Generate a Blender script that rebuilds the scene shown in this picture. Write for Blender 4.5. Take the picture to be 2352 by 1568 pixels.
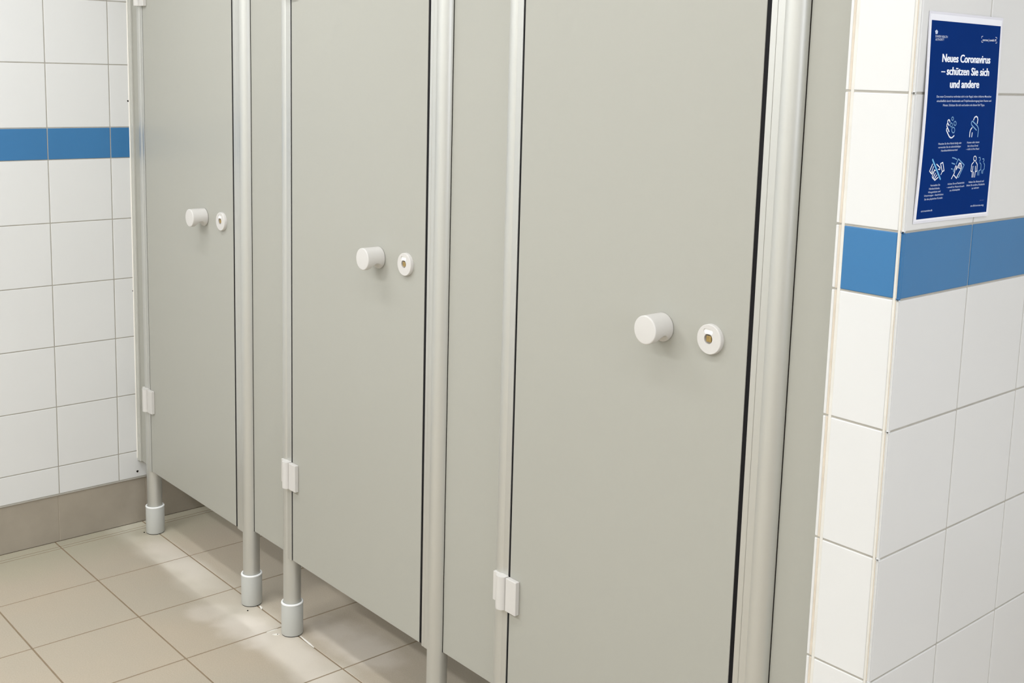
import bpy, bmesh, math, random
from mathutils import Vector, Matrix
from mathutils.geometry import tessellate_polygon
random.seed(4)
for o in list(bpy.data.objects):
    bpy.data.objects.remove(o, do_unlink=True)
S = bpy.context.scene
COL = S.collection
PI = math.pi

# ------------------------------------------------------------------ camera
cam_d = bpy.data.cameras.new('camera')
cam = bpy.data.objects.new('camera', cam_d)
COL.objects.link(cam)
R_ = Vector((0.65747497, 0.75299302, 0.02698477))
U_ = Vector((-0.13112175, 0.07907472, 0.98820761))
F_ = Vector((-0.74197962, 0.65326005, -0.15072341))
M = Matrix.Identity(4)
for i in range(3):
    M[i][0] = R_[i]; M[i][1] = U_[i]; M[i][2] = -F_[i]
M[0][3], M[1][3], M[2][3] = 3.7434, -1.5576, 1.5955
cam.matrix_world = M
cam_d.sensor_width = 36.0
cam_d.lens = 36.0 * 2655.05 / 2352
cam_d.shift_x = -13.0 / 2352
cam_d.shift_y = -217.1 / 2352
cam_d.clip_start = 0.02
S.camera = cam

# ------------------------------------------------------------------ world, lights, exposure
W = bpy.data.worlds.new('world'); S.world = W
W.use_nodes = True
W.node_tree.nodes['Background'].inputs[0].default_value = (0.9, 0.95, 1.0, 1)
W.node_tree.nodes['Background'].inputs[1].default_value = 0.3
S.view_settings.view_transform = 'Standard'
S.view_settings.look = 'None'
S.view_settings.gamma = 1.0
S.view_settings.use_curve_mapping = False
S.view_settings.exposure = -0.06

CEIL = 2.60
def area(name, loc, rot, sx, sy, power, col):
    d = bpy.data.lights.new(name, 'AREA'); d.shape = 'RECTANGLE'; d.size = sx; d.size_y = sy
    d.energy = power; d.color = col
    o = bpy.data.objects.new(name, d); COL.objects.link(o)
    o.location = loc; o.rotation_euler = rot
    return o
WARM = (0.95, 0.985, 1.06)
LAMPS = [(0.95, -0.80), (2.45, -0.80), (3.95, -0.80), (0.95, -2.3), (2.45, -2.3), (3.95, -2.3),
         (0.62, 0.95), (2.25, 0.95)]
POWER = [12.5, 8.5, 7.5, 35.0, 19.5, 15.0, 16.0, 16.0]
for i, (lx, ly) in enumerate(LAMPS):
    area('ceiling_lamp_light', (lx, ly, CEIL - 0.085), (0, 0, 0), 1.2, 0.13, POWER[i], WARM)
# cool daylight from an unseen window, widened to brighten the end wall too
area('window_daylight', (6.40, -0.30, 1.95), (0, math.radians(90), 0), 0.9, 3.1, 56, (0.90, 0.94, 1.06))

# ------------------------------------------------------------------ materials
def mat(name, col, rough=0.5, spec=0.5, metal=0.0, noise=0.0, nscale=6.0, bump=0.0, bscale=300.0, coat=0.0, emit=None):
    m = bpy.data.materials.new(name); m.use_nodes = True
    nt = m.node_tree; b = nt.nodes['Principled BSDF']
    b.inputs['Base Color'].default_value = (*col, 1)
    b.inputs['Roughness'].default_value = rough
    b.inputs['Specular IOR Level'].default_value = spec
    b.inputs['Metallic'].default_value = metal
    b.inputs['Coat Weight'].default_value = coat
    b.inputs['Coat Roughness'].default_value = 0.05
    if emit:
        b.inputs['Emission Color'].default_value = (*emit[0], 1); b.inputs['Emission Strength'].default_value = emit[1]
    tc = nt.nodes.new('ShaderNodeTexCoord')
    n = nt.nodes.new('ShaderNodeTexNoise'); n.inputs['Scale'].default_value = nscale; n.inputs['Detail'].default_value = 5
    nt.links.new(tc.outputs['Object'], n.inputs['Vector'])
    r = nt.nodes.new('ShaderNodeMapRange')
    r.inputs['From Min'].default_value = 0.3; r.inputs['From Max'].default_value = 0.7
    r.inputs['To Min'].default_value = 1 - noise; r.inputs['To Max'].default_value = 1 + noise
    nt.links.new(n.outputs['Fac'], r.inputs['Value'])
    mx = nt.nodes.new('ShaderNodeVectorMath'); mx.operation = 'SCALE'
    mx.inputs[0].default_value = col
    nt.links.new(r.outputs['Result'], mx.inputs['Scale'])
    nt.links.new(mx.outputs['Vector'], b.inputs['Base Color'])
    if bump:
        n2 = nt.nodes.new('ShaderNodeTexNoise'); n2.inputs['Scale'].default_value = bscale; n2.inputs['Detail'].default_value = 3
        nt.links.new(tc.outputs['Object'], n2.inputs['Vector'])
        bp = nt.nodes.new('ShaderNodeBump'); bp.inputs['Strength'].default_value = bump; bp.inputs['Distance'].default_value = 0.001
        nt.links.new(n2.outputs['Fac'], bp.inputs['Height']); nt.links.new(bp.outputs['Normal'], b.inputs['Normal'])
    return m
def srgb(r, g, b):
    return tuple(((c / 255) / 12.92 if c / 255 <= 0.04045 else ((c / 255 + 0.055) / 1.055) ** 2.4) for c in (r, g, b))

M_TILE = mat('white_glazed_tile', srgb(220, 220, 217), 0.28, 0.5, noise=0.012, nscale=3, bump=0.04, bscale=25)
M_BLUE = mat('blue_glazed_tile', srgb(58, 116, 164), 0.35, 0.35, noise=0.03, nscale=4)
M_GROUT = mat('wall_grout', srgb(176, 172, 162), 0.9, 0.2, noise=0.08, nscale=30, bump=0.3)
M_WGROUT = mat('white_filler_grout', srgb(222, 219, 210), 0.8, 0.3, noise=0.05, nscale=25, bump=0.3)
M_BISQUE = mat('unglazed_tile_edge', srgb(212, 201, 184), 0.85, 0.2, noise=0.06, nscale=40, bump=0.2)
M_SKIRT = mat('taupe_skirting_tile', srgb(160, 151, 136), 0.6, 0.3, noise=0.06, nscale=9, bump=0.15, bscale=400)
M_SGROUT = mat('skirting_grout', srgb(178, 168, 152), 0.9, 0.2, noise=0.05)
M_FGROUT = mat('floor_grout', srgb(140, 124, 102), 0.95, 0.1, noise=0.08, nscale=30)
M_LAM = mat('grey_laminate', srgb(170, 169, 159), 0.42, 0.35, noise=0.006, nscale=2.0, bump=0.05, bscale=900)
M_ALU = mat('pale_anodised_metal', srgb(204, 204, 198), 0.42, 0.5, metal=0.68, noise=0.004, bump=0.03, bscale=700)
M_PIPE = mat('grey_painted_channel', srgb(188, 187, 178), 0.36, 0.4, noise=0.01)
M_PLAST = mat('white_plastic', srgb(207, 204, 198), 0.42, 0.4, noise=0.004, bump=0.03, bscale=900)
M_SLEEVE = mat('light_grey_plastic', srgb(186, 186, 179), 0.45, 0.4, noise=0.005, bump=0.08, bscale=900)
M_RIM = mat('white_plastic_rim', srgb(240, 240, 236), 0.4, 0.4)
M_BLACK = mat('black_rubber', srgb(14, 13, 16), 0.6, 0.2)
M_DARK = mat('dark_hole', srgb(26, 22, 16), 0.9, 0.1)
M_BRASS = mat('brass', srgb(186, 160, 105), 0.3, 0.5, metal=0.9, noise=0.15, nscale=200)
M_INNER = mat('grey_plastic_inner', srgb(176, 170, 164), 0.5, 0.3)
M_SIL = mat('white_silicone', srgb(236, 232, 222), 0.5, 0.4)
M_PAINT = mat('white_ceiling_paint', srgb(240, 240, 236), 0.9, 0.2)
M_WALLP = mat('painted_plaster', srgb(226, 224, 216), 0.8, 0.2)
M_PAPER = mat('white_paper', srgb(240, 241, 246), 0.35, 0.4)
M_LAMI = mat('clear_laminate_margin', srgb(224, 224, 230), 0.2, 0.5)
M_INKW = mat('white_ink', srgb(242, 246, 255), 0.4, 0.3)
M_INKG = mat('pale_grey_blue_ink', srgb(196, 208, 230), 0.4, 0.3)
M_INKB = mat('light_blue_ink', srgb(124, 172, 214), 0.4, 0.3)
M_INKC = mat('sky_blue_ink', srgb(110, 185, 232), 0.4, 0.3)
M_INKF = mat('faint_blue_ink', srgb(62, 84, 148), 0.4, 0.3)
M_LAMP = mat('lamp_diffuser', (0.9, 0.9, 0.88), 0.5, emit=((1, 0.97, 0.92), 3.0))
M_NAVY = mat('navy_ink', srgb(0, 44, 112), 0.6, 0.04, noise=0.03, nscale=30)

def floor_material():
    m = bpy.data.materials.new('beige_stone_floor_tile'); m.use_nodes = True
    nt = m.node_tree; b = nt.nodes['Principled BSDF']; b.inputs['Roughness'].default_value = 0.55
    b.inputs['Specular IOR Level'].default_value = 0.35
    tc = nt.nodes.new('ShaderNodeTexCoord')
    sx = nt.nodes.new('ShaderNodeSeparateXYZ'); nt.links.new(tc.outputs['Object'], sx.inputs[0])
    def noise(sc, det, dist=0):
        n = nt.nodes.new('ShaderNodeTexNoise'); n.inputs['Scale'].default_value = sc; n.inputs['Detail'].default_value = det
        n.inputs['Distortion'].default_value = dist; nt.links.new(tc.outputs['Object'], n.inputs['Vector']); return n.outputs['Fac']
    def mr(v, a, b_, c=0, d=1, smooth=True):
        r = nt.nodes.new('ShaderNodeMapRange'); r.interpolation_type = 'SMOOTHSTEP' if smooth else 'LINEAR'
        r.inputs['From Min'].default_value = a; r.inputs['From Max'].default_value = b_
        r.inputs['To Min'].default_value = c; r.inputs['To Max'].default_value = d
        nt.links.new(v, r.inputs['Value']); return r.outputs['Result']
    def math_(op, a, b_):
        n = nt.nodes.new('ShaderNodeMath'); n.operation = op
        for k, q in enumerate((a, b_)):
            if isinstance(q, (int, float)): n.inputs[k].default_value = q
            else: nt.links.new(q, n.inputs[k])
        return n.outputs[0]
    def mix(f, a, b_):
        n = nt.nodes.new('ShaderNodeMix'); n.data_type = 'RGBA'
        nt.links.new(f, n.inputs[0])
        for k, q in ((6, a), (7, b_)):
            if isinstance(q, tuple): n.inputs[k].default_value = (*q, 1)
            else: nt.links.new(q, n.inputs[k])
        return n.outputs[2]
    base = mix(mr(noise(2.2, 4), 0.35, 0.65), srgb(182, 169, 149), srgb(177, 167, 149))
    base = mix(math_('MULTIPLY', mr(noise(260, 3), 0.35, 0.65), 0.22), base, srgb(154, 141, 122))
    # paler band and blotches along the foot of the partition
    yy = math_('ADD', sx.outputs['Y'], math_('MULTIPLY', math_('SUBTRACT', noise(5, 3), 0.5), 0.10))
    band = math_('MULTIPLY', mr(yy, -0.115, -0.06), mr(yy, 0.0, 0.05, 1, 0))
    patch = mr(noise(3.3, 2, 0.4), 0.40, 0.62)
    pale_band = math_('MULTIPLY', math_('MULTIPLY', band, math_('ADD', math_('MULTIPLY', patch, 0.6), 0.4)), 0.55)
    base = mix(pale_band, base, srgb(214, 207, 192))
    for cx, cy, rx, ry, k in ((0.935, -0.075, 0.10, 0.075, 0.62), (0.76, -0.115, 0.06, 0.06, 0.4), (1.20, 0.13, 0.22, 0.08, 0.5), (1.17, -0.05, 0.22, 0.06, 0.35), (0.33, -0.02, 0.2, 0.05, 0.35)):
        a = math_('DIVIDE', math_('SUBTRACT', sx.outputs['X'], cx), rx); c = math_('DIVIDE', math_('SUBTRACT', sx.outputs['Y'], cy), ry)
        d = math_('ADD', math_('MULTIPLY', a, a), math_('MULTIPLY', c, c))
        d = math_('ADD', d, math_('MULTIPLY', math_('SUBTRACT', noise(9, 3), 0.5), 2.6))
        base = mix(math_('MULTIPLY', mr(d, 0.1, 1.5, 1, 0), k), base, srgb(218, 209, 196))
    # greenish grey film near the end wall
    gx = math_('ADD', sx.outputs['X'], math_('MULTIPLY', math_('SUBTRACT', noise(4, 2), 0.5), 0.35))
    base = mix(math_('MULTIPLY', mr(gx, 0.05, 0.30, 1, 0), 0.35), base, srgb(162, 164, 140))
    nt.links.new(base, b.inputs['Base Color'])
    bp = nt.nodes.new('ShaderNodeBump'); bp.inputs['Strength'].default_value = 0.15; bp.inputs['Distance'].default_value = 0.001
    nt.links.new(noise(350, 3), bp.inputs['Height']); nt.links.new(bp.outputs['Normal'], b.inputs['Normal'])
    return m
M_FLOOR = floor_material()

# ------------------------------------------------------------------ helpers
def link(name, bm, mats, parent=None, smooth=False):
    me = bpy.data.meshes.new(name)
    bmesh.ops.recalc_face_normals(bm, faces=bm.faces[:])
    bm.to_mesh(me); bm.free()
    for m in (mats if isinstance(mats, (list, tuple)) else [mats]): me.materials.append(m)
    o = bpy.data.objects.new(name, me); COL.objects.link(o)
    if smooth:
        for p in me.polygons: p.use_smooth = True
        me.set_sharp_from_angle(angle=math.radians(35))
    if parent:
        o.parent = parent
        o.matrix_parent_inverse = Matrix.Translation(-Vector(parent.location)) if parent.type == 'EMPTY' else parent.matrix_parent_inverse.copy()
        if parent.type != 'EMPTY': o.matrix_parent_inverse = Matrix.Identity(4)
    return o
def thing(name, label, cat, loc=(0, 0, 0), group=None):
    o = bpy.data.objects.new(name, None); COL.objects.link(o); o.location = loc
    o.empty_display_size = 0.1
    o['label'] = label; o['category'] = cat
    if group: o['group'] = group
    return o
def tag(o, label, cat, group=None):
    o['label'] = label; o['category'] = cat
    if group: o['group'] = group
    return o
def structure(o):
    o['kind'] = 'structure'; return o
def box(bm, x0, x1, y0, y1, z0, z1, mi=0, bev=0.0, seg=2, edges=None):
    g = bmesh.ops.create_cube(bm, size=1.0)
    vs = g['verts']
    for v in vs:
        v.co = Vector(((x0 + x1) / 2 + v.co.x * (x1 - x0), (y0 + y1) / 2 + v.co.y * (y1 - y0), (z0 + z1) / 2 + v.co.z * (z1 - z0)))
    fs = list({f for v in vs for f in v.link_faces})
    for f in fs: f.material_index = mi
    if bev:
        es = list({e for f in fs for e in f.edges})
        if edges: es = [e for e in es if edges(e)]
        r = bmesh.ops.bevel(bm, geom=es, offset=bev, segments=seg, profile=0.5, affect='EDGES')
        for f in r['faces']: f.material_index = mi
def prism(bm, outer, holes, a0, a1, axis='y', mi=0):
    """2D loops extruded along an axis; holes allowed. (p,q)=(x,z) for y axis, (x,y) for z axis."""
    def P(p, a):
        return (p[0], a, p[1]) if axis == 'y' else (p[0], p[1], a)
    loops = [outer] + list(holes)
    flat = [p for l in loops for p in l]
    tris = tessellate_polygon([[Vector((p[0], p[1], 0)) for p in l] for l in loops]) if holes else [list(range(len(outer)))]
    v0 = [bm.verts.new(P(p, a0)) for p in flat]; v1 = [bm.verts.new(P(p, a1)) for p in flat]
    for t in tris:
        for vv in (v0, v1):
            try: bm.faces.new([vv[i] for i in t]).material_index = mi
            except ValueError: pass
    k = 0
    for l in loops:
        n = len(l)
        for i in range(n):
            a, b = k + i, k + (i + 1) % n
            f = bm.faces.new((v0[a], v0[b], v1[b], v1[a])); f.material_index = mi
        k += n
def lathe(bm, cx, cy, prof, n=48, axis='z', mi=0, cz=0.0, shape=None):
    """prof: list of (r, a) along the axis."""
    rings = []
    for r, a in prof:
        ring = []
        for k in range(n):
            t = 2 * PI * k / n
            if axis == 'z': co = (cx + r * math.cos(t), cy + r * math.sin(t), a)
            else:
                rr = shape(r, a, t) if shape else r
                co = (cx + rr * math.cos(t), a, cz + rr * math.sin(t))
            ring.append(bm.verts.new(co))
        rings.append(ring)
    for i in range(len(rings) - 1):
        for k in range(n):
            f = bm.faces.new((rings[i][k], rings[i][(k + 1) % n], rings[i + 1][(k + 1) % n], rings[i + 1][k])); f.material_index = mi
    for ring in (rings[0], rings[-1]):
        bm.faces.new(ring).material_index = mi
def circle(cx, cz, r, n=40, a0=0, a1=2 * PI, close=False):
    m = n if not close else n + 1
    return [(cx + r * math.cos(a0 + (a1 - a0) * k / n), cz + r * math.sin(a0 + (a1 - a0) * k / n)) for k in range(m)]
# ------------------------------------------------------------------ setting: tiled walls
P = 0.203; G = 0.0015           # tile pitch and half a joint
ZB, ZT = 1.2742, 1.3756         # blue course, bottom and top
def courses(z_lo, z_hi):
    out = [(ZB, ZT, 1)]
    z = ZB
    while z > z_lo + 1e-4:
        a = max(z - P, z_lo); out.append((a, z, 0)); z = a
    z = ZT
    while z < z_hi - 1e-4:
        a = min(z + P, z_hi); out.append((z, a, 0)); z = a
    return out
def splits(lo, hi, ref, pitch):
    k = math.floor((lo - ref) / pitch); out = []; a = lo
    while True:
        k += 1; b = ref + k * pitch
        if b <= lo + 1e-4: continue
        if b >= hi - 0.004: out.append((a, hi)); break
        out.append((a, b)); a = b
    return out

# end wall, x = 0
bm = bmesh.new()
box(bm, -0.15, -0.0016, -3.3, 2.2, 0.161, CEIL, 2); box(bm, -0.15, -0.0048, -3.3, 2.2, 0.0, 0.1605, 4)
for z0, z1, b in courses(0.1645, CEIL):
    for y0, y1 in splits(-3.3, 2.2, -0.2589, P):
        box(bm, -0.012, 0.0, y0 + G, y1 - G, z0 + G, z1 - G, b, 0.0014, 2)
box(bm, -0.004, 0.0, -3.3, 2.2, 0.1605, 0.1645, 2)
for y0, y1 in splits(-3.3, 2.2, -0.262, 0.30):
    box(bm, -0.02, -0.0035, y0 + 0.0012, y1 - 0.0012, 0.0, 0.1605, 3, 0.0008, 1)
wall_l = structure(link('wall_left', bm, [M_TILE, M_BLUE, M_GROUT, M_SKIRT, M_SGROUT]))
for y, z, r in ((0.0085, 0.1855, 0.0040), (0.0062, 1.4612, 0.0032), (0.0085, 0.8227, 0.0030)):
    bm = bmesh.new()
    lathe(bm, 0, 0, [(r, 0.0), (r, 0.0009), (r * 0.8, 0.0012)], 10)
    for v in bm.verts:
        v.co = Vector((v.co.z - 0.0004, y + v.co.x * (1 + 0.25 * math.sin(v.co.y * 900)), z + v.co.y))
    link('drill_hole', bm, M_DARK, wall_l)

# tiled wall end beside the last cubicle; its long side faces +x and carries the poster
XC = 2.855; YC = -0.0193
bm = bmesh.new()
box(bm, 2.7395, XC - 0.0016, YC + 0.0014, 2.2, 0.0, CEIL, 2)
for z0, z1, b in courses(0.0, CEIL):
    # narrow front tiles
    box(bm, 2.7527, 2.8437, YC, YC + 0.012, z0 + G, z1 - G, b, 0.0014, 2)
    # long face: glaze layer over the bisque body, body shows at the outer corner
    for k, (y0, y1) in enumerate(splits(YC, 2.2, 0.1841, P)):
        ya = YC + 0.0002 if k == 0 else y0 + G
        box(bm, XC - 0.0036, XC, ya, y1 - G, z0 + G, z1 - G, b, 0.0015, 2)
    box(bm, 2.8478, XC - 0.0034, YC + 0.0003, YC + 0.02, z0 + G, z1 - G, 3, 0.0006, 1)
    # return tiles seen edge-on at the cubicle side
    box(bm, 2.7380, 2.7434, YC + 0.0002, YC + 0.09, z0 + G, z1 - G, 0, 0.0014, 2)
    box(bm, 2.7432, 2.7474, YC + 0.0004, YC + 0.02, z0 + G, z1 - G, 3, 0.0004, 1)
box(bm, 2.7474, 2.7527, YC + 0.0010, YC + 0.02, 0, CEIL, 4)
box(bm, 2.8437, 2.8478, YC + 0.0006, YC + 0.02, 0, CEIL, 4)
structure(link('wall_right', bm, [M_TILE, M_BLUE, M_GROUT, M_BISQUE, M_WGROUT]))

# remaining shell
def shell(name, *a, m=M_WALLP):
    b_ = bmesh.new(); box(b_, *a); return structure(link(name, b_, m))
shell('wall_back', -0.15, 6.6, 2.2, 2.32, 0, CEIL)
shell('wall_front', -0.15, 6.6, -3.42, -3.3, 0, CEIL)
shell('ceiling', -0.15, 6.6, -3.42, 2.32, CEIL, CEIL + 0.1, m=M_PAINT)
# far side wall with a window opening
bm = bmesh.new()
Y0, Y1, Z0, Z1 = -1.95, 1.35, 1.42, 2.48
box(bm, 6.45, 6.57, -3.3, Y0, 0, CEIL); box(bm, 6.45, 6.57, Y1, 2.2, 0, CEIL)
box(bm, 6.45, 6.57, Y0, Y1, 0, Z0); box(bm, 6.45, 6.57, Y0, Y1, Z1, CEIL)
structure(link('wall_side', bm, M_WALLP))
bm = bmesh.new()
box(bm, 6.46, 6.52, Y0, Y1, Z0, Z0 + 0.05); box(bm, 6.46, 6.52, Y0, Y1, Z1 - 0.05, Z1)
for ya in (Y0, -0.325, Y1 - 0.05): box(bm, 6.46, 6.52, ya, ya + 0.05, Z0 + 0.05, Z1 - 0.05)
structure(link('window_1', bm, M_PAINT))

# ------------------------------------------------------------------ floor
bm = bmesh.new()
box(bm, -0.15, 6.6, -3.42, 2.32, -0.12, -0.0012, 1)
xs = [(-0.004, 0.0413)] + splits(0.0413, 6.45, 0.3655, 0.3065)
ys = splits(-3.3, 2.2, -0.2780, 0.3015)
for x0, x1 in xs:
    for y0, y1 in ys:
        g = 0.0024
        box(bm, x0 + g, x1 - g, y0 + g, y1 - g, -0.02, 0.0, 0, 0.0008, 1)
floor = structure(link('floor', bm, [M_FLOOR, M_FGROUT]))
def streak(pts, w, mtl=M_SIL, h=0.0012):
    b_ = bmesh.new()
    n = len(pts)
    L = []; Rr = []
    for i, (x, y) in enumerate(pts):
        a = Vector(pts[max(i - 1, 0)]); c = Vector(pts[min(i + 1, n - 1)])
        d = (c - a).normalized(); nrm = Vector((-d.y, d.x)); ww = w * (0.35 if i in (0, n - 1) else 1) * (0.8 + 0.4 * random.random())
        L.append((x + nrm.x * ww / 2, y + nrm.y * ww / 2)); Rr.append((x - nrm.x * ww / 2, y - nrm.y * ww / 2))
    prism(b_, L + Rr[::-1], [], -0.0002, h, 'z')
    return b_
link('sealant_streak', streak([(1.062, 0.0262), (1.09, 0.0250), (1.115, 0.0240), (1.140, 0.0226)], 0.0055), M_SIL, floor)
link('sealant_streak', streak([(0.9835, -0.002), (0.9832, -0.018), (0.9826, -0.036)], 0.0040), M_SIL, floor)
link('sealant_streak', streak([(1.004, -0.030), (1.010, -0.022), (1.0165, -0.014)], 0.008), M_SIL, floor)
link('sealant_streak', streak([(0.826, 0.028), (0.838, 0.026), (0.848, 0.021)], 0.007), M_SIL, floor)
for hx, hy, r in ((0.0975, -0.0135, 0.0026), (0.8305, -0.0145, 0.0024), (1.0130, -0.0185, 0.0020)):
    bm = bmesh.new(); lathe(bm, hx, hy, [(r, 0.0), (r * 0.8, 0.0016)], 10); link('screw_hole', bm, M_DARK, floor)

# ------------------------------------------------------------------ ceiling lamps (above the frame)
for i, (lx, ly) in enumerate(LAMPS):
    nm = (['nearest the end wall', 'in the middle', 'by the tiled wall end'][i % 3] + (', near the doors' if i < 3 else ', far from the doors')) if i < 6 else ['above the far cubicle', 'above the nearer cubicles'][i - 6]
    t = thing('ceiling_lamp', 'white batten ceiling lamp ' + nm, 'lamp', (lx, ly, CEIL), 'ceiling lamps')
    bm = bmesh.new(); box(bm, lx - 0.62, lx + 0.62, ly - 0.08, ly + 0.08, CEIL - 0.05, CEIL, 0, 0.004); link('housing', bm, M_PAINT, t)
    bm = bmesh.new(); box(bm, lx - 0.60, lx + 0.60, ly - 0.065, ly + 0.065, CEIL - 0.078, CEIL - 0.05, 0, 0.006); link('diffuser', bm, M_LAMP, t)

# ------------------------------------------------------------------ partition
ZD = [0.2275, 0.2350, 0.2350]                       # door bottoms
DX = [(0.1425, 0.7355), (1.0660, 1.6555), (1.9790, 2.5690)]
HP = [0.1115, 1.0270, 1.9450]                       # hinge-side tubes
LP = [0.7905, 1.7005, 2.6180]                       # lock-side tubes
TY, TR = 0.0205, 0.0246
ZTOP = 2.02
def post(cx, kind, xg, zb, label):
    t = thing('partition_post', label, 'post', (cx, TY, 0), 'round posts of the cubicle front')
    bm = bmesh.new()
    lathe(bm, cx, TY, [(TR, 0.05), (TR, ZTOP + 0.03), (TR - 0.003, ZTOP + 0.034)], 64)
    link('tube', bm, M_ALU, t, True)
    # foot sleeve: plastic socket with a light rim and a dark base washer
    bm = bmesh.new()
    lathe(bm, cx, TY, [(0.0302, 0.0022), (0.0306, 0.006), (0.0306, 0.093), (0.0296, 0.0945), (0.0240, 0.0945)], 64)
    s = link('foot_sleeve', bm, M_SLEEVE, t, True)
    bm = bmesh.new()
    prof = [(0.0252, 0.0935), (0.0262, 0.0965), (0.0285, 0.0972), (0.0306, 0.0958), (0.0313, 0.0930), (0.0304, 0.0925)]
    lathe(bm, cx, TY, prof, 64)
    link('rim', bm, M_RIM, s, True)
    bm = bmesh.new(); lathe(bm, cx, TY, [(0.0295, 0.0), (0.0295, 0.0024)], 48); link('washer', bm, M_DARK, s)
    # flat profile beside the door, door stop and rubber seal
    bm = bmesh.new()
    if kind == 'lock':
        x0, x1 = xg, cx - 0.0118
        xm = x0 + 0.46 * (x1 - x0)
        box(bm, x0, xm - 0.0004, -0.0006, 0.016, zb - 0.004, ZTOP, 0, 0.0006, 1)
        box(bm, xm + 0.0004, x1, -0.0009, 0.016, zb - 0.004, ZTOP, 0, 0.0004, 1)
        box(bm, x0 - 0.018, x0 + 0.002, 0.0145, 0.022, zb - 0.004, ZTOP)
        box(bm, x1 - 0.0002, x1 + 0.0016, 0.0002, 0.010, zb - 0.004, ZTOP, 1)
        box(bm, xm - 0.0004, xm + 0.0004, 0.0006, 0.010, zb - 0.004, ZTOP, 2)
        link('strike_profile', bm, [M_ALU, M_DARK, M_INNER], t)
        bm = bmesh.new(); box(bm, x0 - 0.0150, x0 + 0.0002, 0.0040, 0.0146, zb, ZTOP - 0.002, 0, 0.001, 1)
        box(bm, x0 - 0.0096, x0 - 0.0001, 0.0012, 0.0045, zb, ZTOP - 0.002, 0, 0.0004, 1)
    else:
        x0, x1 = cx + 0.0115, xg
        box(bm, x0, x1, -0.0010, 0.016, zb - 0.003, ZTOP, 0, 0.0008, 2)
        box(bm, x1 - 0.002, x1 + 0.018, 0.0145, 0.022, zb - 0.003, ZTOP)  # unseen fin behind the hinge gap, added to block light
        link('hinge_profile', bm, M_ALU, t)
        bm = bmesh.new(); box(bm, x1 - 0.0002, x1 + 0.0050 if cx > 0.5 else x1 + 0.0028, 0.0013 if cx > 0.5 else 0.0035, 0.0146, zb, ZTOP - 0.002)
    link('rubber_seal', bm, M_BLACK, t)
    return t
where_h = ['round grey post on the hinge side of the far door, nearest the end wall',
           'round grey post on the hinge side of the middle door',
           'round grey post on the hinge side of the nearest door, foot out of the frame']
where_l = ['round pale post on the lock side of the far door',
           'round pale post on the lock side of the middle door',
           'wide round pale post between the nearest door and the tiled wall end']
for i in range(3):
    post(HP[i], 'hinge', DX[i][0] - (0.0055 if i else 0.003), ZD[i], where_h[i])
    post(LP[i], 'lock', DX[i][1] + (0.0098 if i else 0.0098), ZD[i], where_l[i])

def infill(x0, x1, label, zb=0.2325):
    bm = bmesh.new(); box(bm, x0, x1, 0.0182, 0.0312, zb, ZTOP, 0, 0.0008, 1)
    o = link('partition_panel', bm, M_LAM); return tag(o, label, 'panel', 'fixed panels between the cubicle doors')
infill(0.0035, HP[0] - 0.022, 'very narrow fixed grey panel between the end wall and the far door', 0.226)
infill(LP[0] + 0.0225, HP[1] - 0.0225, 'narrow fixed grey panel between the far door and the middle door')
infill(LP[1] + 0.0225, HP[2] - 0.0225, 'fixed grey panel between the middle door and the nearest door')
infill(LP[2] + 0.0225, 2.7375, 'fixed grey panel running up to the tiled wall end')
# dark strip standing in for the shade where lock-side tubes meet the panels
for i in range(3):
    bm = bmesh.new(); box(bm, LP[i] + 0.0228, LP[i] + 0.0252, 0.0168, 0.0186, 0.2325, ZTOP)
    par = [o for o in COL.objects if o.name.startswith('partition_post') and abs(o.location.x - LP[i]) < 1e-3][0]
    link('joint_shadow', bm, M_DARK, par)

# cubicle dividers behind the front
for x, lab in ((0.905, 'grey divider board behind the panel between the far and middle doors'), (1.82, 'grey divider board behind the panel between the middle and nearest doors')):
    bm = bmesh.new(); box(bm, x - 0.0065, x + 0.0065, 0.0312, 2.2, 0.2325, ZTOP, 0, 0.0008, 1)
    tag(link('divider_panel', bm, M_LAM), lab, 'panel', 'cubicle dividers')

# wall channel at the end wall
t = thing('wall_channel', 'slim ribbed metal channel fixing the cubicle front to the end wall', 'channel', (0, 0.02, 0.226))
bm = bmesh.new()
pts = [(0.0, 0.0098), (0.0055, 0.0098), (0.0062, 0.0112), (0.0112, 0.0112), (0.0120, 0.0125), (0.0190, 0.0125), (0.0196, 0.0135), (0.0196, 0.0180),
       (0.003, 0.0180), (0.003, 0.0314), (0.0196, 0.0314), (0.0196, 0.036), (0.0, 0.038)]
prism(bm, pts, [], 0.2265, ZTOP, 'z')
link('channel_profile', bm, M_PIPE, t)
bm = bmesh.new(); prism(bm, [(0, 0.0074), (0.0013, 0.0078), (0.0025, 0.0099), (0, 0.0099)], [], 0.235, ZTOP, 'z'); link('silicone_bead', bm, M_SIL, t)

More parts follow.
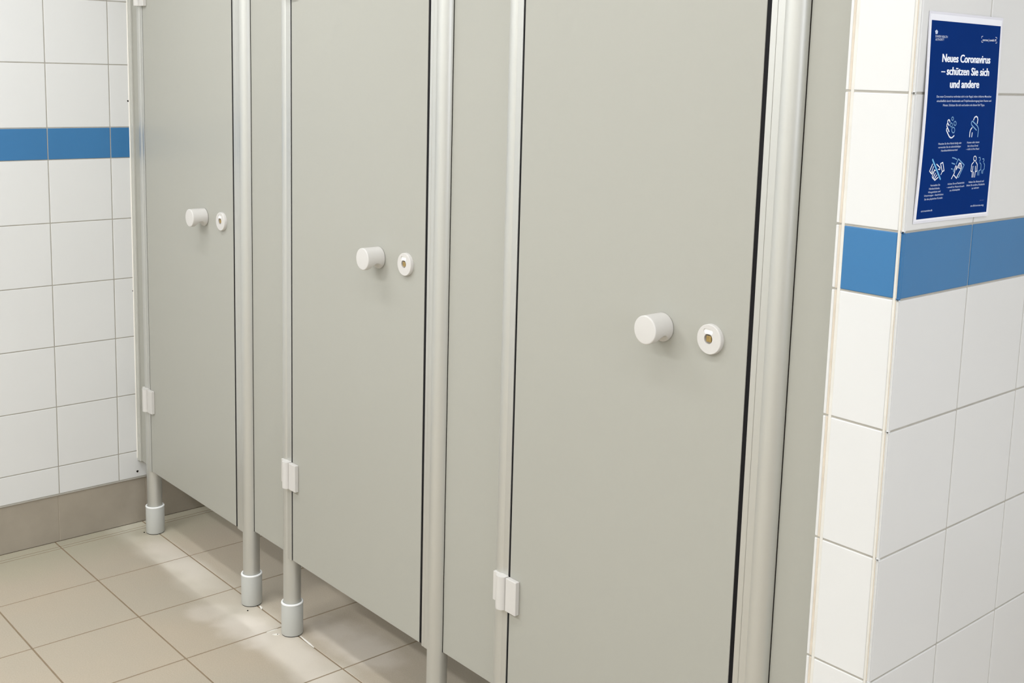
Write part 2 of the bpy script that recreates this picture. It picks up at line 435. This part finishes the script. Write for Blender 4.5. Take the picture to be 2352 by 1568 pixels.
# ------------------------------------------------------------------ doors
KNOB = [(0.5563, 1.1385), (1.4732, 1.1441), (2.3788, 1.1432)]
LOCK = [(0.6722, 1.1385), (1.5866, 1.1440), (2.4925, 1.1428)]
HZ = [(0.4360, 0.5130), (0.4440, 0.5190), (0.4437, 0.5185)]
def knob_mesh(cx, cz):
    bm = bmesh.new()
    r = 0.0264
    prof = [(r * 0.90, 0.0), (r * 0.93, -0.0008)]
    n = 26
    for k in range(n + 1): prof.append((r, -0.0014 - (0.0470 - 0.0014) * k / n))
    prof += [(r - 0.0004, -0.0480), (r - 0.0013, -0.0486), (r - 0.003, -0.0488)]
    def shp(rr, a, th):
        # finger grip scooped out of the underside near the door
        s = max(0.0, -math.sin(th))
        w = max(0.0, 1 - ((-a - 0.0205) / 0.0160) ** 2)
        lim = 1 - 0.62 * (w ** 0.8)
        dep = s * rr
        if dep > r * lim and w > 0: return rr * (r * lim) / dep
        return rr
    lathe(bm, cx, 0, prof, 72, 'y', 0, cz, shp)
    return bm
def hinge(par, xg, z0, z1, door_i):
    """xg: centre of the gap between post profile and door."""
    bm = bmesh.new()
    box(bm, xg - 0.0435, xg - 0.0283, -0.0085, -0.0008, z0 + 0.009, z1, 0, 0.0010, 2)
    h = link('hinge', bm, M_PLAST, par)
    bm = bmesh.new()
    n = 20
    pr = [(xg - 0.0005, -0.0008)] + [(xg - 0.0145 + 0.0138 * math.cos(t), -0.0078 - 0.0125 * math.sin(t)) for t in [PI * k / n for k in range(n + 1)]] + [(xg - 0.0285, -0.0008)]
    prism(bm, pr, [], z0, z1, 'z')
    b2 = link('barrel', bm, M_PLAST, h, True)
    bm = bmesh.new()
    box(bm, xg + 0.0006, xg + 0.0345, -0.0115, -0.0001, z0 - 0.001, z1 - 0.0005, 0, 0.0014, 2)
    link('hinge_leaf', bm, M_PLAST, h)
labels = ['farthest grey cubicle door, with the blue tile stripe mirrored faintly in it',
          'middle grey cubicle door, between the far and the nearest one',
          'nearest and largest grey cubicle door, beside the tiled wall end']
for i in range(3):
    x0, x1 = DX[i]
    t = thing('cubicle_door', labels[i], 'door', (x0, 0, ZD[i]), 'grey cubicle doors')
    bm = bmesh.new(); box(bm, x0, x1, 0.0, 0.0125, ZD[i], ZTOP - 0.01, 0, 0.0007, 2)
    link('door_panel', bm, M_LAM, t)
    kx, kz = KNOB[i]
    link('knob', knob_mesh(kx, kz), M_PLAST, t, True)
    lx, lz = LOCK[i]
    # lock rosette with indicator slot and spindle hole
    slot = []
    cx_, cz_, hw, hr = lx - 0.0020, lz + 0.0138, 0.0058, 0.0047
    slot += [(cx_ + hw + hr * math.cos(a), cz_ + hr * math.sin(a)) for a in [-PI / 2 + PI * k / 10 for k in range(11)]]
    slot += [(cx_ - hw + hr * math.cos(a), cz_ + hr * math.sin(a)) for a in [PI / 2 + PI * k / 10 for k in range(11)]]
    hole = circle(lx - 0.0012, lz + 0.0008, 0.0092, 28)
    bm = bmesh.new()
    prism(bm, circle(lx, lz, 0.0256, 64), [slot, hole], -0.0086, -0.0022)
    ring = [(0.0256, -0.0086), (0.0264, -0.0080), (0.0268, -0.0070), (0.0268, 0.0)]
    rg = []
    for r, a in ring: rg.append([bm.verts.new((lx + r * math.cos(2 * PI * k / 64), a, lz + r * math.sin(2 * PI * k / 64))) for k in range(64)])
    for a in range(len(rg) - 1):
        for k in range(64): bm.faces.new((rg[a][k], rg[a][(k + 1) % 64], rg[a + 1][(k + 1) % 64], rg[a + 1][k]))
    ro = link('lock_rosette', bm, M_PLAST, t, True)
    bm = bmesh.new(); box(bm, cx_ - 0.0112, cx_ + 0.0112, -0.0070, -0.0040, cz_ - 0.0052, cz_ + 0.0052)
    o = link('indicator_plate', bm, M_RIM, ro); o['label'] = 'white indicator plate in the slot'
    bm = bmesh.new(); box(bm, lx - 0.0125, lx + 0.0105, -0.0030, -0.0005, lz - 0.0105, lz + 0.0102)
    o = link('lock_backing', bm, M_INNER, ro)
    bm = bmesh.new()
    box(bm, lx - 0.0062, lx + 0.0048, -0.0078, -0.0028, lz - 0.0048, lz + 0.0058, 0, 0.0006, 1)
    o = link('spindle', bm, M_BRASS, ro); o['label'] = 'square brass spindle'
    xg = x0 - 0.0028
    hinge(t, xg, HZ[i][0], HZ[i][1], i)
    hinge(t, xg, 1.7655, 1.8415, i)

# ------------------------------------------------------------------ poster
def sheet(u, v, d=0.0):
    """point of the slightly buckled sheet, u to the right, v down, d in front of it"""
    uu = min(max(u, -0.05), 1.05); vv = min(max(v, -0.05), 1.05)
    lift = 0.0012 + 0.0030 * math.sin(PI * max(0, min(1, vv))) + 0.0042 * max(0, uu) ** 2 * max(0, vv) ** 2 + 0.0012 * max(0, uu) * (1 - vv) ** 2
    return Vector((XC + lift + d, 0.0072 + u * 0.2045, 1.6838 - v * 0.2905))
def printpt(u, v, d=0.0):
    w = math.sin(PI * max(0, min(1, v)))
    return sheet(u - 0.009 * w, v, d)
def grid_sheet(u0, u1, v0, v1, d, back, nu=10, nv=24):
    b_ = bmesh.new()
    Fv = [[b_.verts.new(sheet(u0 + (u1 - u0) * i / nu, v0 + (v1 - v0) * j / nv, d)) for i in range(nu + 1)] for j in range(nv + 1)]
    Bv = [[b_.verts.new(sheet(u0 + (u1 - u0) * i / nu, v0 + (v1 - v0) * j / nv, d - back)) for i in range(nu + 1)] for j in range(nv + 1)]
    for j in range(nv):
        for i in range(nu):
            b_.faces.new((Fv[j][i], Fv[j][i + 1], Fv[j + 1][i + 1], Fv[j + 1][i]))
            b_.faces.new((Bv[j][i], Bv[j + 1][i], Bv[j + 1][i + 1], Bv[j][i + 1]))
    rim = [Fv[0][i] for i in range(nu + 1)] + [Fv[j][nu] for j in range(1, nv + 1)] + [Fv[nv][i] for i in range(nu - 1, -1, -1)] + [Fv[j][0] for j in range(nv - 1, 0, -1)]
    rib = [Bv[0][i] for i in range(nu + 1)] + [Bv[j][nu] for j in range(1, nv + 1)] + [Bv[nv][i] for i in range(nu - 1, -1, -1)] + [Bv[j][0] for j in range(nv - 1, 0, -1)]
    for k in range(len(rim)):
        b_.faces.new((rim[k], rib[k], rib[(k + 1) % len(rim)], rim[(k + 1) % len(rim)]))
    return b_
poster = thing('poster', 'navy blue health notice with white writing, fixed on the white tiles above the blue stripe', 'poster', (XC, 0.11, 1.39))
link('laminate_margin', grid_sheet(-0.036, 1.034, -0.044, 1.022, -0.00035, 0.0002), M_LAMI, poster, True)
link('paper', grid_sheet(-0.022, 1.014, -0.031, 1.010, 0.0, 0.0003), M_PAPER, poster, True)
link('printed_field', grid_sheet(0.0, 1.0, 0.0, 1.0, 0.00025, 0.0001), M_NAVY, poster, True)
PT = [
    ('heading', 'Neues Coronavirus', 0.174, 0.2022, 0.8722, 0.1988, 0.0399, 'w', 1),
    ('heading', '– schützen Sie sich', 0.1721, 0.2661, 0.8673, 0.2643, 0.0396, 'w', 1),
    ('heading', 'und andere', 0.306, 0.3315, 0.7294, 0.329, 0.0398, 'w', 1),
    ('emblem', 'DANISH HEALTH', 0.0599, 0.0832, 0.2267, 0.0831, 0.0114, 'w', 0),
    ('emblem', 'AUTHORITY', 0.0607, 0.0992, 0.181, 0.0973, 0.0114, 'w', 0),
    ('campaign_mark', 'corona | covid-19', 0.7346, 0.0841, 0.9416, 0.0819, 0.012, 'w', 0),
    ('body_text', 'Das neue Coronavirus verbreitet sich in der Regel, indem infizierte Menschen', 0.1312, 0.3815, 0.9289, 0.3783, 0.0107, 'g', 0),
    ('body_text', 'einschließlich durch Hautkontakt und Tröpfchenübertragung beim Husten und', 0.1365, 0.4038, 0.9336, 0.4009, 0.0107, 'g', 0),
    ('body_text', 'Niesen. Schützen Sie sich und andere mit diesen fünf Tipps.', 0.2267, 0.4249, 0.8375, 0.4236, 0.0108, 'g', 0),
    ('caption0', 'Waschen Sie Ihre Hände häufig oder', 0.2052, 0.6214, 0.5394, 0.6203, 0.0097, 'w', 0),
    ('caption0', 'verwenden Sie ein alkoholhaltiges', 0.2095, 0.6394, 0.5317, 0.6382, 0.0097, 'w', 0),
    ('caption0', 'Handdesinfektionsmittel', 0.2544, 0.657, 0.4889, 0.6557, 0.0096, 'w', 0),
    ('caption1', 'Husten oder niesen', 0.6196, 0.6199, 0.8022, 0.6196, 0.01, 'w', 0),
    ('caption1', 'Sie in Ihren Ärmel', 0.6313, 0.6387, 0.7876, 0.6384, 0.0099, 'w', 0),
    ('caption1', '– nicht in Ihre Hand', 0.613, 0.6551, 0.8067, 0.6557, 0.0099, 'w', 0),
    ('caption2', 'Vermeiden Sie', 0.1499, 0.8339, 0.2858, 0.8335, 0.0095, 'w', 0),
    ('caption2', 'Händeschütteln,', 0.1356, 0.8504, 0.2877, 0.8511, 0.0094, 'w', 0),
    ('caption2', 'Wangenküsse und', 0.1274, 0.8686, 0.2997, 0.8676, 0.0093, 'w', 0),
    ('caption2', 'Umarmungen – beschränken', 0.0783, 0.8846, 0.3456, 0.885, 0.0093, 'w', 0),
    ('caption2', 'Sie den physischen Kontakt', 0.0846, 0.9036, 0.3392, 0.9031, 0.0094, 'w', 0),
    ('caption3', 'Achten Sie auf Sauberkeit', 0.3924, 0.8335, 0.6338, 0.8325, 0.0096, 'w', 0),
    ('caption3', '– sowohl zu Hause als auch', 0.382, 0.8506, 0.636, 0.8506, 0.0096, 'w', 0),
    ('caption3', 'am Arbeitsplatz', 0.431, 0.8686, 0.5788, 0.8668, 0.0096, 'w', 0),
    ('caption4', 'Halten Sie Abstand und', 0.6971, 0.8322, 0.9215, 0.8324, 0.0098, 'w', 0),
    ('caption4', 'bitten Sie andere, Rücksicht', 0.6709, 0.8492, 0.938, 0.8497, 0.0098, 'w', 0),
    ('caption4', 'zu nehmen', 0.7491, 0.8669, 0.8563, 0.8659, 0.0099, 'w', 0),
    ('address', 'sst.dk/corona-eng', 0.7555, 0.9622, 0.948, 0.9638, 0.0098, 'w', 0),
    ('site', 'coronasmitte.dk', 0.0529, 0.9633, 0.2122, 0.9637, 0.0093, 'w', 0),
    ('date', 'Januar', 0.8849, 0.9343, 0.9471, 0.935, 0.0067, 'f', 0),
]
PS = [
    (0,'w',1.2,[(0.344,0.5056),(0.3364,0.4968),(0.3219,0.4942),(0.3127,0.4993),(0.3141,0.5114),(0.3355,0.523)]),
    (0,'w',1.2,[(0.3141,0.5114),(0.3052,0.5178),(0.3062,0.528),(0.32,0.537),(0.3429,0.555)]),
    (0,'w',1.2,[(0.3197,0.5357),(0.305,0.5408),(0.3054,0.5484),(0.3303,0.5664),(0.3547,0.5819),(0.3769,0.588),(0.3974,0.5861),(0.4198,0.5774)]),
    (0,'b',1,[(0.3927,0.4892),(0.3924,0.4925),(0.3899,0.4953),(0.3858,0.4971),(0.3806,0.4977),(0.3751,0.4971),(0.3701,0.4952),(0.3665,0.4924),(0.3647,0.4892),(0.365,0.4859),(0.3674,0.4832),(0.3715,0.4813),(0.3767,0.4807),(0.3822,0.4813),(0.3872,0.4832),(0.3909,0.486),(0.3927,0.4892)]),
    (0,'b',1,[(0.4362,0.5136),(0.4359,0.5177),(0.433,0.5211),(0.428,0.5234),(0.4217,0.5242),(0.4151,0.5233),(0.4091,0.521),(0.4046,0.5176),(0.4024,0.5135),(0.4028,0.5095),(0.4057,0.506),(0.4106,0.5038),(0.4169,0.503),(0.4236,0.5038),(0.4296,0.5061),(0.434,0.5096),(0.4362,0.5136)]),
    (0,'b',1,[(0.3839,0.5212),(0.3836,0.5251),(0.381,0.5284),(0.3766,0.5306),(0.3709,0.5314),(0.3648,0.5306),(0.3593,0.5283),(0.3552,0.525),(0.3531,0.521),(0.3534,0.5171),(0.356,0.5138),(0.3604,0.5116),(0.3661,0.5108),(0.3722,0.5116),(0.3777,0.5139),(0.3818,0.5172),(0.3839,0.5212)]),
    (0,'b',1,[(0.4236,0.5479),(0.4232,0.5534),(0.4196,0.558),(0.4132,0.5611),(0.4051,0.5621),(0.3966,0.561),(0.3888,0.5578),(0.3831,0.5531),(0.3802,0.5476),(0.3805,0.5421),(0.3842,0.5375),(0.3905,0.5344),(0.3986,0.5333),(0.4071,0.5345),(0.4149,0.5376),(0.4207,0.5423),(0.4236,0.5479)]),
    (1,'w',1.2,[(0.6882,0.4969),(0.7,0.4837),(0.7232,0.4785),(0.7442,0.4838),(0.753,0.497),(0.7461,0.5163)]),
    (1,'w',1.2,[(0.6751,0.5371),(0.6557,0.548),(0.6482,0.5636),(0.6478,0.585)]),
    (1,'w',1.2,[(0.6827,0.5651),(0.6805,0.5852)]),
    (1,'b',1.1,[(0.7425,0.5511),(0.6687,0.5244),(0.6582,0.5165),(0.6611,0.5066),(0.6734,0.5027),(0.7542,0.5301),(0.7718,0.5434),(0.7727,0.5645),(0.7699,0.586)]),
    (2,'w',1,[(0.1524,0.7193),(0.1192,0.7549),(0.1547,0.7704),(0.1682,0.7572)]),
    (2,'w',0.9,[(0.1689,0.7325),(0.1487,0.7592)]),
    (2,'w',1,[(0.1846,0.7563),(0.1641,0.7817),(0.1655,0.7879),(0.2059,0.8036),(0.2462,0.7898)]),
    (2,'w',1,[(0.2041,0.7678),(0.1792,0.7895)]),
    (2,'w',1,[(0.2264,0.777),(0.1974,0.796)]),
    (2,'w',1,[(0.1831,0.7501),(0.2005,0.7529)]),
    (2,'w',1,[(0.2097,0.7209),(0.2612,0.7393),(0.2602,0.7492),(0.2396,0.7476)]),
    (2,'w',1,[(0.2633,0.7194),(0.2946,0.7137),(0.3231,0.7568),(0.2989,0.7612),(0.2633,0.7194)]),
    (2,'w',0.9,[(0.2989,0.7612),(0.2834,0.7758)]),
    (2,'c',1.8,[(0.1469,0.6962),(0.2808,0.7993)]),
    (3,'w',0.95,[(0.4399,0.802),(0.4661,0.78),(0.4775,0.7689),(0.4758,0.7461),(0.4858,0.735),(0.4951,0.7389),(0.4956,0.7567),(0.5103,0.7443),(0.5334,0.7219),(0.5588,0.7249),(0.574,0.7456),(0.5567,0.763),(0.5207,0.7901),(0.513,0.8025),(0.4667,0.7825)]),
    (3,'w',0.6,[(0.5239,0.7421),(0.5375,0.7245)]),
    (3,'w',0.6,[(0.5386,0.7449),(0.5498,0.726)]),
    (3,'w',0.6,[(0.5519,0.7477),(0.5638,0.7314)]),
    (3,'w',0.6,[(0.5212,0.7458),(0.5577,0.7516)]),
    (3,'b',0.95,[(0.4887,0.7262),(0.5143,0.6999),(0.6068,0.7335),(0.54,0.7981),(0.5251,0.794)]),
    (3,'b',0.95,[(0.425,0.6916),(0.4571,0.6946),(0.4902,0.7021)]),
    (3,'b',0.95,[(0.4245,0.7199),(0.4678,0.7263)]),
    (3,'b',0.95,[(0.4244,0.7496),(0.4423,0.752)]),
    (3,'b',0.95,[(0.4632,0.7522),(0.4569,0.7609),(0.4664,0.7661)]),
    (4,'w',1,[(0.779,0.7031),(0.7786,0.7081),(0.775,0.7122),(0.769,0.7149),(0.7613,0.7158),(0.7533,0.7146),(0.7461,0.7117),(0.7407,0.7074),(0.7381,0.7024),(0.7385,0.6975),(0.7421,0.6933),(0.7481,0.6906),(0.7557,0.6898),(0.7638,0.6909),(0.771,0.6938),(0.7764,0.6981),(0.779,0.7031)]),
    (4,'w',0.95,[(0.7442,0.7206),(0.7179,0.7331),(0.715,0.769),(0.7376,0.7733),(0.7365,0.8015)]),
    (4,'w',0.95,[(0.7376,0.7733),(0.7398,0.7438)]),
    (4,'w',0.95,[(0.7771,0.7212),(0.8005,0.7346),(0.8024,0.7709),(0.7813,0.7743),(0.7765,0.8025)]),
    (4,'w',0.95,[(0.7813,0.7743),(0.7763,0.7445)]),
    (4,'w',0.95,[(0.756,0.775),(0.7547,0.802)]),
    (4,'b',0.85,[(0.8162,0.6985),(0.8347,0.6988),(0.8406,0.7094),(0.8315,0.7183)]),
    (4,'b',0.85,[(0.8368,0.7262),(0.8573,0.7357),(0.8597,0.7643),(0.8353,0.7703),(0.8366,0.7936)]),
    (4,'b',0.85,[(0.8166,0.7686),(0.816,0.7931)]),
    (4,'b',0.85,[(0.8734,0.7073),(0.8917,0.7063),(0.8974,0.7156),(0.8879,0.7233)]),
    (4,'b',0.85,[(0.8965,0.7286),(0.9121,0.7394),(0.9109,0.7615),(0.8939,0.769),(0.8923,0.7858)]),
    (4,'b',0.85,[(0.8788,0.7673),(0.8772,0.7842)]),
]
PB = [[(0.7359,0.0595),(0.716,0.0617),(0.7179,0.0704)],[(0.7205,0.0828),(0.7222,0.0905),(0.7425,0.0907)],[(0.9286,0.0601),(0.9478,0.0606),(0.9493,0.0681)],[(0.9521,0.0817),(0.9519,0.0903),(0.9347,0.09)]]
PC = [(0.0688,0.0446),(0.0618,0.049),(0.0504,0.0519),(0.0505,0.055),(0.0562,0.0594),(0.057,0.0655),(0.0648,0.0674),(0.0808,0.0669),(0.0854,0.0637),(0.089,0.0564),(0.0888,0.0523),(0.0779,0.049)]

INK = {'w': M_INKW, 'g': M_INKG, 'b': M_INKB, 'c': M_INKC, 'f': M_INKF}
def text_faces(bm, s, u0, v0, u1, v1, h, bold, mi):
    cu = bpy.data.curves.new('t', 'FONT'); cu.body = s; cu.resolution_u = 3
    cu.offset = 0.014 if bold else 0.012
    to = bpy.data.objects.new('t', cu); COL.objects.link(to)
    bpy.context.view_layer.update()
    me = bpy.data.meshes.new_from_object(to.evaluated_get(bpy.context.evaluated_depsgraph_get()))
    bpy.data.objects.remove(to, do_unlink=True)
    if not me.vertices: return
    xa = min(v.co.x for v in me.vertices); xb = max(v.co.x for v in me.vertices)
    # heavy letters are printed as three passes shifted sideways
    for q, sh in enumerate((-0.030, 0.0, 0.030) if bold else (0.0,)):
        vs = []
        for v in me.vertices:
            k = (v.co.x + sh - xa) / (xb - xa); hh = v.co.y / 0.70
            vs.append(bm.verts.new(printpt(u0 + (u1 - u0) * k, v0 + (v1 - v0) * k - h * hh, 0.00045 + 0.00002 * q)))
        for p in me.polygons:
            try:
                f = bm.faces.new([vs[i] for i in p.vertices]); f.material_index = mi
            except ValueError: pass
    bpy.data.meshes.remove(me)
def finish_flat(bm):
    for f in bm.faces:
        f.normal_update()
        if f.normal.x < 0: f.normal_flip()
def ink_object(name, bm, mats, parent):
    finish_flat(bm)
    me = bpy.data.meshes.new(name); bm.to_mesh(me); bm.free()
    for m in mats: me.materials.append(m)
    o = bpy.data.objects.new(name, me); COL.objects.link(o); o.parent = parent
    o.matrix_parent_inverse = Matrix.Translation(-Vector(parent.location)); return o
def stroke(bm, pts, w, mi, closed=False):
    """round-ended pen stroke, width w in metres"""
    q = [Vector((0, p[0] * 0.2045, -p[1] * 0.2905)) for p in pts]
    def put(y, z): return bm.verts.new(printpt(y / 0.2045, -z / 0.2905, 0.00045 + 0.00002 * (mi + 1)))
    for i in range(len(q) - 1):
        a, b_ = q[i], q[i + 1]; d = b_ - a
        if d.length < 1e-7: continue
        d.normalize(); n = Vector((0, -d.z, d.y)) * w / 2
        f = bm.faces.new([put((a + n).y, (a + n).z), put((b_ + n).y, (b_ + n).z), put((b_ - n).y, (b_ - n).z), put((a - n).y, (a - n).z)]); f.material_index = mi
    for a in q:
        f = bm.faces.new([put(a.y + w / 2 * math.cos(t), a.z + w / 2 * math.sin(t)) for t in [2 * PI * k / 8 for k in range(8)]]); f.material_index = mi
names = {'heading': 'heading', 'emblem': 'emblem', 'campaign_mark': 'campaign_mark', 'body_text': 'body_text', 'address': 'web_address', 'site': 'web_address', 'date': 'date_line'}
groups = []
for x in PT:
    if x[0] not in groups: groups.append(x[0])
for g in groups:
    bm = bmesh.new(); ms = []
    for (gg, s, u0, v0, u1, v1, h, c, bold) in PT:
        if gg != g: continue
        col = 'g' if gg.startswith('caption') or gg in ('emblem', 'address', 'site') else c
        if INK[col] not in ms: ms.append(INK[col])
        text_faces(bm, s, u0, v0, u1, v1, h, bold, ms.index(INK[col]))
    if g == 'emblem':
        f = bm.faces.new([bm.verts.new(printpt(u, v, 0.00045)) for u, v in PC])
    if g == 'campaign_mark':
        for l in PB: stroke(bm, l, 0.0007, 0)
    ink_object(names.get(g, 'caption'), bm, ms, poster)
for k in range(5):
    bm = bmesh.new(); ms = []
    for (i, c, w, pts) in PS:
        if i != k: continue
        if INK[c] not in ms: ms.append(INK[c])
        stroke(bm, pts, w * 0.0017, ms.index(INK[c]))
    o = ink_object('pictogram', bm, ms, poster)
    o['label'] = ['pictogram of a hand with soap bubbles', 'pictogram of a person coughing into the elbow', 'pictogram of a crossed-out handshake',
                  'pictogram of a hand wiping a surface', 'pictogram of people keeping their distance'][k]
